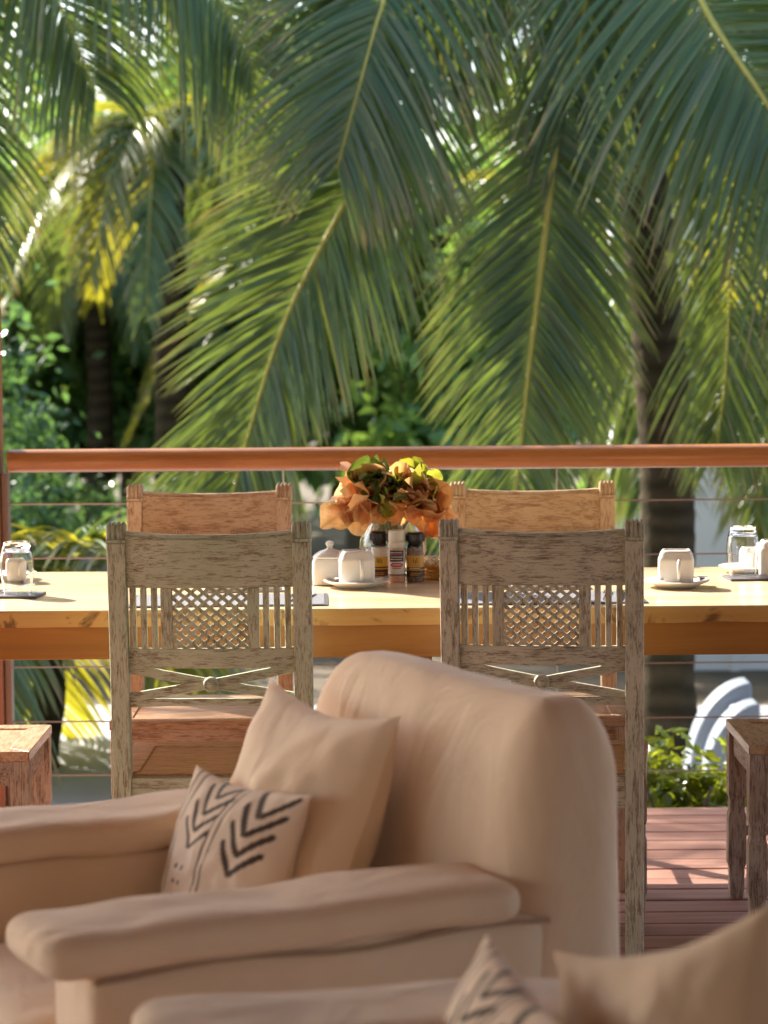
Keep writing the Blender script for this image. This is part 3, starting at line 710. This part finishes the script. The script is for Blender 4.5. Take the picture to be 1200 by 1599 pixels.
def armchair(loc, rz, label, mat, backz=.885, seed=0.0, group='slipcovered armchairs'):
    t = thing('armchair', loc, label, 'armchair', group, rz)
    # local: +X is the front, +Y the arm nearer the camera
    def bk(v_):
        k = max(0, min(1, (v_.z-.10)/(backz-.10)))
        u = max(0, min(1, (v_.x+.185)/.27))
        v_.x += (.050*k**1.4)*(1-u) - .05*k*u
        v_.y = .465 + (v_.y-.465)*(1 - .10*k - .03*k**6) - .015*k; v_.x -= .035*k
        v_.z -= .010*(v_.y/.46)**2*k - .016*k*(v_.y > 0)*(v_.y/.46)**2
        return v_
    soft_box((-.185,-.465,.06),(.085,.465,backz), (.105,.10,.13), 36, bk, .005, 3.5, seed, 2.0).build('backrest', mat, t, smooth=180)
    soft_box((.0,-.27,.10),(.72,.27,.36), .04, 14, None, .003, 4, seed+3).build('seat_base', mat, t, smooth=180)
    def puff(v_):
        v_.z += .02*(1-((v_.x-.39)/.38)**2)*(1-(v_.y/.27)**2) if v_.z > .38 else 0
        return v_
    soft_box((.02,-.268,.345),(.76,.268,.445), (.05,.05,.045), 18, puff, .004, 5, seed+5).build('seat_cushion', mat, t, smooth=180)
    for s in (1, -1):
        arm = soft_box((-.02,s*.365-.085,.06),(.70,s*.365+.092,.572), .030, 16, None, .003, 4, seed+7+s).build('arm', mat, t, smooth=180)
        def pad(v_):
            k = (v_.x)/.75
            v_.z += .003*math.sin(k*9+seed) + .002*math.sin(k*17+2+seed) - .010*max(0,k-.55)**1.2
            v_.y += .004*math.sin(k*8+s)
            return v_
        soft_box((.025,s*.365-.110,.567),(.770,s*.365+.110,.630), (.05,.05,.031), 40, pad, .0038, 9.0, seed+11+s).build('arm_pad', mat, arm, smooth=180)
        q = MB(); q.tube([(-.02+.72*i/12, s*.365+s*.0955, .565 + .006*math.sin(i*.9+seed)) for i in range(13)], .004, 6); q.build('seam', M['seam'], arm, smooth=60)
    for sx, sy in ((-.08,.36),(-.08,-.36),(.64,.36),(.64,-.36)):
        q = MB(); q.lathe([(.018,0),(.024,.065)], 12, (sx,sy,0)); q.build('foot', M['twig'], t, smooth=60)
    return t
A1 = (.024, 3.978, 0); RZ1 = R(180+26)
armchair(A1, RZ1, 'cream slipcovered armchair facing left in front of the greyish chair', M['sofa'])
A2 = (.50, 2.60, 0); RZ2 = R(180+7)
armchair(A2, RZ2, 'cream armchair, colour darkened as if in shade, in the bottom right corner nearest the camera', M['sofa_dimmed'], .70, 4.0)

def chev(u, v):
    """dark printed marks on the patterned cushion; u, v in -1..1 across its face"""
    def seg(ax, ay, bx, by, wd):
        dx, dy = bx-ax, by-ay; L2 = dx*dx+dy*dy; tt = max(0, min(1, ((u-ax)*dx+(v-ay)*dy)/L2))
        return math.hypot(u-ax-tt*dx, v-ay-tt*dy) < wd
    for cx, n, y0, wd in ((.52, 4, .08, .036), (-.30, 4, .20, .030)):
        for k in range(n):
            y = y0 + k*.21
            xo = cx + .03*k
            if seg(xo-.02, y, xo-.22, y+.30, wd) or seg(xo+.02, y, xo+.30, y+.22, wd): return True
        for i in (-1, 1):
            for j in range(4):
                if math.hypot(u-cx-.07*i+.05, v-(y0-.24-j*.16)) < .028: return True
        for k in range(3):
            y = y0 - 1.02 - .2*k
            if seg(cx-.02, y, cx-.2, y+.2, wd) or seg(cx+.02, y, cx+.22, y+.2, wd): return True
    for x in (-.84,-.70,.02,.12):
        if abs(u - x - .02*v) < .014: return True
    return False
def pillow(loc, width, height, thick, yaw, lean, roll, label, mat, printed=False, seed=0.0, pinch=.09, cat='cushion', group=None):
    """cushion: local X across, Z up, front face to -Y"""
    n = 130 if printed else 40
    q = MB(); cols = []
    for side in (-1, 1):
        vs_ = []
        for i in range(n+1):
            for j in range(n+1):
                u = -1 + 2*i/n; v = -1 + 2*j/n
                x = width/2*u*(1 - pinch*(1-v*v)); z = height/2*v*(1 - pinch*(1-u*u))
                prof = max(0, (1-u*u))**.55 * max(0, (1-v*v))**.55
                wr = noise.noise(Vector((u*2.2+seed, v*2.2, side*3)))*.10 + .06*noise.noise(Vector((u*5, v*5+seed, side)))
                cw = abs(u*v); ridge = .05*math.sin((u-v if u*v < 0 else u+v)*9+seed)*cw
                y = side*thick/2*prof*(1+wr+ridge) + thick*.05*noise.noise(Vector((u*1.5, v*1.5, seed)))
                vs_.append((x, y, z + .018*height*noise.noise(Vector((u*1.3+seed,v,5)))))
                if printed: cols.append((.10,.08,.075) if side < 0 and chev(u, v) else (1,1,1))
        fs_ = []
        for i in range(n):
            for j in range(n):
                a_ = i*(n+1)+j; f_ = (a_, a_+n+1, a_+n+2, a_+1); fs_.append(f_ if side < 0 else f_[::-1])
        q.add(vs_, fs_)
    q.c = cols
    o = q.build('cushion', mat, smooth=180); o.location = loc
    o.rotation_euler = (Matrix.Rotation(yaw,3,'Z') @ Matrix.Rotation(lean,3,'X') @ Matrix.Rotation(roll,3,'Y')).to_euler()
    return tag(o, label, cat, group)
def loc1(x, y, z): 
    p_ = Matrix.Rotation(RZ1,3,'Z') @ Vector((x,y,0)); return (A1[0]+p_.x, A1[1]+p_.y, z)
# the front of a cushion looks along -Y; turned by yaw it looks along (sin yaw, -cos yaw)
pillow(loc1(.155,-.075,.622), .49, .46, .20, R(-62), R(-17), R(0), 'plain cream cushion leaning on the back of the cream armchair', M['sofa'], False, 2.0, .15, group='plain cushions')
pillow((-.262, 3.90, .560), .37, .33, .13, R(-56), R(-18), R(-1), 'cushion printed with dark chevrons on the cream armchair', M['print'], True, 5.0, .11, group='chevron cushions')
pillow((.115, 2.76, .535), .32, .34, .13, R(-74), R(-14), R(6), 'chevron cushion on the dim armchair, only its corner showing', M['print'], True, 8.0, .07, group='chevron cushions')
pillow((.325, 2.70, .585), .36, .37, .15, R(-52), R(-12), R(-20), 'plain cream cushion, colour darkened as if in shade, leaning in the dim armchair at the bottom right', M['sofa_dimmed'], False, 9.0, .15, group='plain cushions')

# ------------------------------------------------------------------ palms
def catmull(pts, n):
    pts = [Vector(p_) for p_ in pts]; pts = [2*pts[0]-pts[1]] + pts + [2*pts[-1]-pts[-2]]
    out = []; m_ = len(pts)-3
    for i in range(n+1):
        s_ = min(i/n*m_, m_-1e-6); k = int(s_); f_ = s_-k
        a_, b_, c_, d_ = pts[k:k+4]
        out.append(.5*((2*b_)+(c_-a_)*f_+(2*a_-5*b_+4*c_-d_)*f_*f_+(3*b_-a_-3*c_+d_)*f_**3))
    return out
G = Vector((0,0,-1))
def frond_meshes(ctrl, N, L=.75, n=70, droop=.6, a0=62, a1=24, wid=.030, t0=.12, seed=0, rad=.020, dry=.12, gap=0.0, sides=(-1,1)):
    n = int(n*1.5); rr = random.Random(seed); path = catmull(ctrl, 48); m_ = len(path)
    R_ = MB(); R_.tube(path, [rad*(1-.85*(i/(m_-1))**.8) for i in range(m_)], 7)
    Lm = MB(); N = Vector(N).normalized()
    vs_, fs_, cs_ = Lm.v, Lm.f, Lm.c
    for i in range(n):
        for sg in sides:
            if rr.random() < gap: continue
            t = t0 + (1-t0)*(i + rr.random()*.7)/n; x = t*(m_-1); k = min(m_-2, int(x))
            p_ = path[k].lerp(path[k+1], x-k); Tn = (path[min(m_-1,k+2)]-path[max(0,k-1)]).normalized()
            S = Tn.cross(N).normalized()*sg; Nn = S.cross(Tn)*sg
            if Nn.dot(N) < 0: Nn = -Nn
            ang = R(a0 + (a1-a0)*t + rr.uniform(-3,3))
            d_ = (S*math.sin(ang) + Tn*math.cos(ang) + Nn*rr.uniform(.05,.32)).normalized()
            tt = (t-t0)/(1-t0)
            ln = L*(.52 + .48*math.sin(math.pi*min(1,tt*1.25+.18)) if tt < .6 else .98-.62*(tt-.6)/.4)*rr.uniform(.86,1.08)
            w_ = wid*rr.uniform(.8,1.15)*(.7+.3*math.sin(math.pi*min(1,tt+.25)))
            hue = rr.random()**1.3; brown = rr.random() < dry
            segs = 6; dk = droop*rr.uniform(.8,1.2); base = len(vs_); tw = Nn + Vector((rr.uniform(-.35,.35),rr.uniform(-.35,.35),rr.uniform(-.35,.35)))
            for q_ in range(segs+1):
                u = q_/segs
                W_ = d_.cross(tw).normalized(); up = W_.cross(d_)
                hw_ = w_/2*(.35+.65*min(1,u*5))*max(.04,(1-u)**.55 if u > .35 else 1)
                vs_.append(tuple(p_-W_*hw_)); vs_.append(tuple(p_-up*hw_*.55)); vs_.append(tuple(p_+W_*hw_))
                tip = max(0,(u-.72)/.28)*(.9 if brown else .25) + (.15 if brown else 0)
                cs_ += [(hue, min(1,tip), 0, 1)]*3
                if q_ < segs:
                    b_ = base+q_*3; fs_ += [(b_,b_+1,b_+4,b_+3),(b_+1,b_+2,b_+5,b_+4)]
                    p_ = p_ + d_*(ln/segs); d_ = (d_ + G*dk*(.35+u)/segs*1.3).normalized()
    return R_, Lm
def frond(parent, ctrl, N, mat='frond', **kw):
    R_, Lm = frond_meshes(ctrl, N, **kw)
    f_ = R_.build('frond', M['rachis'], parent, smooth=180)
    l_ = Lm.build('leaflets', M[mat], f_, smooth=180); tag(l_, kind='stuff')
    return f_
def auto_frond(parent, crown, az, Lf, rise, drop, mat='frond', **kw):
    out = Vector((math.cos(az), math.sin(az), 0)); pts = []
    for k in range(6):
        t = k/5; pts.append(crown + out*(Lf*(t-.18*t*t)) + Vector((0,0,rise*t-drop*t*t)))
    return frond(parent, pts, Vector((0,0,1))+out*.75, mat, **kw)
def trunk_mb(pts, r0, r1, step=.075):
    path = catmull(pts, 60); ln = sum((b_-a_).length for a_, b_ in zip(path, path[1:])); n = max(20, int(ln/step)*3)
    path = catmull(pts, n); rad = []
    for i in range(n+1):
        t = i/n; rad.append((r0+(r1-r0)*t)*(1+(.022 if i%3 == 0 else (-.014 if i%3 == 1 else 0))+.05*noise.noise(Vector((t*9,r0*50,0))))*(1+.35*max(0,.06-t)/.06))
    q = MB(); q.tube(path, rad, 14); return q
def palm(label, tpts, r0, r1):
    b_ = Vector(tpts[0]); t = thing('palm_tree', b_, label, 'palm tree', 'coconut palms')
    q = trunk_mb([Vector(p_)-b_ for p_ in tpts], r0, r1); q.build('trunk', M['bark'], t, smooth=70)
    return t, b_
def hero(pt, b_, uvd, N, mat='frond', **kw): return frond(pt, [P(*x_)-b_ for x_ in uvd], N, mat, **kw)

# the palm on the right whose fronds hang across the picture
base = P(1042, 1190, 10.6); base.z = GZ
top = P(935, -480, 10.9)
p1, b1 = palm('leaning palm on the right whose long fronds hang across the picture', [base, P(1040,700,10.6), P(1000,250,10.7), P(965,0,10.75), top], .125, .095)
cr = (935,-460,10.85)
hero(p1, b1, [cr,(800,-430,10.5),(668,-180,10.1),(600,0,9.9),(560,140,9.8),(527,262,9.75)], (.15,-1,.35), L=.92, n=95, droop=.6, a0=66, a1=30, wid=.026, seed=1, rad=.017, dry=.35)
hero(p1, b1, [cr,(770,-260,10.7),(648,80,10.35),(560,275,10.2),(450,490,10.1),(385,690,10.05),(345,850,10.0)], (-.15,-1,.35), L=.82, n=135, droop=.35, a0=64, a1=26, wid=.023, seed=2, rad=.023, t0=.30)
hero(p1, b1, [cr,(905,-150,10.55),(872,180,10.3),(850,380,10.2),(828,560,10.1),(806,760,10.0),(790,880,9.95)], (.05,-1,.25), L=.76, n=130, droop=.45, a0=58, a1=30, wid=.021, seed=3, rad=.028, t0=.30, dry=.06)
hero(p1, b1, [cr,(985,-260,10.2),(1095,0,9.8),(1200,165,9.6),(1310,360,9.5),(1380,560,9.45)], (-.25,-1,.45), L=1.02, n=86, droop=.85, a0=74, a1=34, wid=.030, seed=4, rad=.024, t0=.16, dry=.15)
hero(p1, b1, [cr,(800,-330,10.4),(690,-170,10.2),(600,-60,10.1),(520,60,10.05)], (.6,-.6,.8), L=1.0, n=70, droop=1.5, a0=60, a1=30, seed=5, rad=.016, dry=.12)
hero(p1, b1, [cr,(860,-330,10.6),(790,-190,10.5),(740,-40,10.45),(700,120,10.4)], (.5,-.8,.5), L=.95, n=70, droop=1.3, a0=60, a1=26, seed=6, rad=.016)
hero(p1, b1, [cr,(960,-300,10.5),(940,-140,10.4),(905,60,10.35),(880,260,10.3)], (.3,-1,.3), L=.85, n=70, droop=1.0, a0=50, a1=20, seed=7, rad=.016)
hero(p1, b1, [cr,(1060,-330,11.0),(1210,-100,11.3),(1300,200,11.5),(1340,480,11.6)], (-.3,-1,.4), L=1.0, n=74, droop=.9, seed=8, rad=.018)
hero(p1, b1, [cr,(1000,-200,11.2),(1080,120,11.6),(1150,420,11.8),(1190,700,11.9),(1200,900,11.9)], (-.1,-1,.2), L=.75, n=80, droop=.7, a0=50, a1=24, seed=9, rad=.018, mat='frondy')
hero(p1, b1, [cr,(960,-100,11.4),(930,200,11.8),(960,460,12.0),(1000,640,12.0),(1010,760,12.0)], (.1,-1,.2), L=.8, n=80, droop=.6, a0=55, a1=26, seed=11, rad=.016)
hero(p1, b1, [cr,(1040,-200,10.3),(1110,80,10.1),(1140,330,10.05),(1135,560,10.0),(1120,700,10.0)], (-.2,-1,.2), L=.7, n=80, droop=.7, a0=55, a1=24, wid=.022, seed=13, rad=.015, t0=.2)
cw = P(*cr) - b1
for k, az in enumerate((10, 55, 85, 118, 150, 335)):
    auto_frond(p1, cw, R(az), 3.4, 1.5, 2.3, L=.8, n=60, droop=.8, seed=20+k)

# the palm above the left corner: hanging curtains of leaflets
base = Vector((-3.1, 11.8, GZ)); cl = (-170,-420,11.0)
p2, b2 = palm('palm beyond the left edge whose leaflets hang like a curtain at top left', [base, (-2.9,11.5,1.2), (-2.6,11.2,2.6), P(*cl)], .13, .10)
hero(p2, b2, [cl,(-40,-330,10.6),(110,-210,10.3),(240,-110,10.2),(345,0,10.15),(400,110,10.1)], (.3,-.9,.8), L=1.05, n=84, droop=2.0, a0=70, a1=40, wid=.026, seed=31, rad=.018)
hero(p2, b2, [cl,(-90,-250,10.5),(10,-130,10.3),(90,0,10.2),(150,140,10.2)], (.3,-.9,.6), L=.95, n=76, droop=1.7, a0=64, a1=36, wid=.026, seed=32, rad=.018)
hero(p2, b2, [cl,(-80,-350,11.2),(60,-260,11.5),(220,-140,11.7),(330,40,11.8),(390,220,11.8)], (.2,-.9,.7), L=.95, n=80, droop=1.5, seed=33, rad=.016)
hero(p2, b2, [cl,(-160,-200,10.7),(-110,0,10.5),(-60,200,10.4),(-30,380,10.4)], (.4,-1,.3), L=.8, n=70, droop=1.0, seed=34, rad=.018)
cw = P(*cl) - b2
for k, az in enumerate((185, 230, 150)):
    auto_frond(p2, cw, R(az), 3.0, 1.2, 2.2, L=.8, n=50, droop=.9, seed=40+k)

# shorter palms further off on the left
def small_palm(label, u, v_top, v_bot, d_, r_, nfr, seed, mat='frondy', Lf=1.9, az0=0):
    b_ = P(u, v_bot, d_); b_.z = GZ; tp = P(u+6, v_top, d_)
    t, bb = palm(label, [b_, b_.lerp(tp,.4)+Vector((.04,0,0)), b_.lerp(tp,.75), tp], r_, r_*.9)
    c_ = tp - bb + Vector((0,0,.05)); rr = random.Random(seed)
    for k in range(nfr):
        az = az0 + 2*math.pi*k/nfr + rr.uniform(-.2,.2)
        auto_frond(t, c_, az, Lf*rr.uniform(.85,1.1), rr.uniform(.3,1.0), rr.uniform(1.5,2.2), mat if rr.random() < .6 else 'frond', L=.62, n=42, droop=.9, wid=.034, seed=seed*50+k, rad=.016)
    return t
small_palm('dark ringed palm trunk in the left background, right one of the two', 258, 215, 800, 16.0, .125, 12, 3, Lf=1.5)
small_palm('thin dark palm trunk in the left background, left one of the two', 146, 300, 780, 18.5, .105, 11, 4, Lf=1.4)
small_palm('palm behind the middle fronds with yellow backlit leaves', 640, 320, 800, 17.0, .12, 12, 5, Lf=2.3)
small_palm('palm standing furthest back behind the left end of the hanging fronds', 330, 260, 800, 21.0, .12, 11, 6, Lf=2.3)
small_palm('short palm in front of the white wall at the right', 1250, 560, 1000, 11.9, .10, 7, 7, mat='frond', Lf=1.3)
small_palm('low young palm with yellow hanging tips below the handrail at left', 60, 905, 1150, 10.4, .075, 10, 8, Lf=1.15, az0=.4)

# ------------------------------------------------------------------ shrubs and broadleaf trees
def leaf_cloud(n, rx, ry, rz, size, seed, clumps=26):
    rr = random.Random(seed); q = MB(); cc = []
    for k in range(clumps):
        v_ = Vector((rr.gauss(0,1), rr.gauss(0,1), rr.gauss(0,1))).normalized()*rr.uniform(.35,.95)
        cc.append((v_, rr.uniform(.16,.34), rr.random()))
    for k in range(n):
        c_, s_, h_ = rr.choice(cc)
        p_ = c_ + Vector((rr.gauss(0,1), rr.gauss(0,1), rr.gauss(0,1)))*s_*.6
        p_ = Vector((p_.x*rx, p_.y*ry, p_.z*rz))
        d_ = Vector((rr.gauss(0,1), rr.gauss(0,1), rr.gauss(-.35,.8))).normalized(); s2 = d_.orthogonal().normalized()
        s2 = Matrix.Rotation(rr.uniform(0,6.28),3,d_) @ s2; nn = d_.cross(s2)
        L = size*rr.uniform(.6,1.3); w_ = L*.27
        q.add([p_, p_+d_*L*.45+s2*w_+nn*L*.10, p_+d_*L*.5, p_+d_*L*.45-s2*w_+nn*L*.10, p_+d_*L], [(0,1,2),(0,2,3),(1,4,2),(2,4,3)], (min(1,max(0,h_*.7+rr.uniform(-.15,.45))), 0, 0, 1))
    return q
def tree(name, label, loc, r_, h, crown_me, mat, cat, group, sc_, rz):
    t = thing(name, loc, label, cat, group)
    q = MB(); q.tube([(0,0,0),(.05,.02,h*.5),(-.03,.05,h)], [r_, r_*.8, r_*.4], 9)
    for k in range(5):
        a_ = k*1.257+rz; q.tube([(0,.03,h*.6),(.35*sc_[0]*math.cos(a_),.35*sc_[1]*math.sin(a_),h*.85),(.75*sc_[0]*math.cos(a_),.75*sc_[1]*math.sin(a_),h*1.05+.2*k*sc_[2]*.5)], [r_*.5,r_*.3,r_*.1], 6)
    q.build('trunk', M['twig'], t, smooth=60)
    o = bpy.data.objects.new('crown', crown_me); C.objects.link(o); o.parent = t; o.location = (0,0,h); o.scale = sc_; o.rotation_euler.z = rz
    return t
cm = []
for k in range(3):
    o = leaf_cloud(3600, 1, 1, 1, .14, 60+k).build('crown', M['leaf']); cm.append(o.data); bpy.data.objects.remove(o)
TR = [(40,19.5,1.5,'dark leafy tree between the left post and the thin palm trunk'),(200,20.2,1.9,'leafy tree behind the two left palm trunks'),(420,19.0,1.6,'leafy tree behind the low end of the left hanging frond'),
      (560,18.5,2.2,'tall leafy tree behind the flowers'),(760,16.0,1.7,'leafy tree behind the central hanging frond'),(930,17.5,2.2,'tall leafy tree left of the leaning palm trunk'),
      (1120,19.0,2.6,'tall leafy tree rising over the white wall'),(-60,19.0,2.4,'tall leafy tree at the far left edge'),(330,22.0,2.9,'tallest leafy tree far back at left')]
for k, (u, d_, h, lab) in enumerate(TR):
    loc = P(u, 900, d_); loc.z = GZ; s_ = h*.62
    tree('broadleaf_tree', lab, loc, .07+.02*h, h*.95, cm[k%3], M['leaf'], 'tree', 'garden trees behind the palms', (s_*1.15, s_, s_*1.05), k*1.9)
sm_ = leaf_cloud(900, 1, 1, 1, .22, 71, 16).build('crown', M['leafy']); shrub_me = sm_.data; bpy.data.objects.remove(sm_)
for k, (u, d_, s_, lab) in enumerate(((1062,8.05,.27,'yellow-green shrub at the deck edge beside the leaning palm trunk'),(1150,8.2,.24,'yellow-green shrub at the deck edge below the curved white arch'),(1280,8.3,.3,'yellow-green shrub at the deck edge beyond the right side of the picture'),(985,8.3,.25,'yellow-green shrub at the deck edge behind the greyish chair'))):
    loc = P(u, 1260, d_); loc.z = GZ
    t = thing('garden_shrub', loc, lab, 'shrub', 'shrubs along the deck')
    q = MB(); 
    for j in range(5): q.tube([(0,0,0),(.08*math.cos(j*1.3),.08*math.sin(j*1.3),.2),(.18*math.cos(j*1.3),.18*math.sin(j*1.3),.38)], .006, 5)
    q.build('stem', M['twig'], t, smooth=60)
    o = bpy.data.objects.new('foliage', shrub_me); C.objects.link(o); o.parent = t; o.location = (0,0,.26); o.scale = (s_*1.1,s_,s_*.92); o.rotation_euler.z = k*2.1
gm_ = leaf_cloud(3200, 1, 1, 1, .105, 73, 24).build('crown', M['bush']); gs_me = gm_.data; bpy.data.objects.remove(gm_)
for k, (u, d_, s_, lab) in enumerate(((45,13.4,.44,'bright green bush behind the handrail next to the left post'),(165,14.2,.34,'bright green bush below the thin left palm trunk'),(-60,14.0,.8,'bright green bush beyond the left post'),(300,14.6,.40,'bright green bush behind the left hanging frond'))):
    loc = P(u, 900, d_); loc.z = GZ
    t = thing('garden_bush', loc, lab, 'bush', 'bushes by the left palms')
    q = MB()
    for j in range(6): q.tube([(0,0,0),(.15*math.cos(j*1.1),.15*math.sin(j*1.1),.35),(.4*s_*math.cos(j*1.1),.4*s_*math.sin(j*1.1),.8*s_+.3)], .010, 5)
    q.build('stem', M['twig'], t, smooth=60)
    o = bpy.data.objects.new('foliage', gs_me); C.objects.link(o); o.parent = t; o.location = (0,0,.25+s_); o.scale = (s_*1.1,s_,s_*1.05); o.rotation_euler.z = k*1.7
# a far belt of greenery that reads as one mass
q = MB(); rr = random.Random(77)
for k in range(36000):
    x = rr.uniform(-11,11); yv = 25+rr.gauss(0,1.2)+abs(x)*.05; top_ = 6.6+1.6*noise.noise(Vector((x*.35,2,0)))+.7*noise.noise(Vector((x*1.3,7,0)))
    z = GZ + (top_-GZ)*rr.random()**.8
    if noise.noise(Vector((x*1.1,yv*.6,z*1.1))) < -.28: continue
    p_ = Vector((x,yv,z)); d_ = Vector((rr.gauss(0,1),rr.gauss(0,1),rr.gauss(-.3,.8))).normalized(); s2 = Matrix.Rotation(rr.uniform(0,6.28),3,d_) @ d_.orthogonal().normalized()
    L = rr.uniform(.12,.28); h_ = .5+.8*noise.noise(Vector((x*.8,z*.8,3)))+rr.uniform(-.2,.2)
    q.add([p_, p_+d_*L*.5+s2*L*.28, p_+d_*L, p_+d_*L*.5-s2*L*.28], [(0,1,2,3)], (min(1,max(0,h_)),0,0,1))
tag(q.build('far_greenery', M['leaf']), 'dense belt of garden greenery filling the far background', 'greenery', kind='stuff')
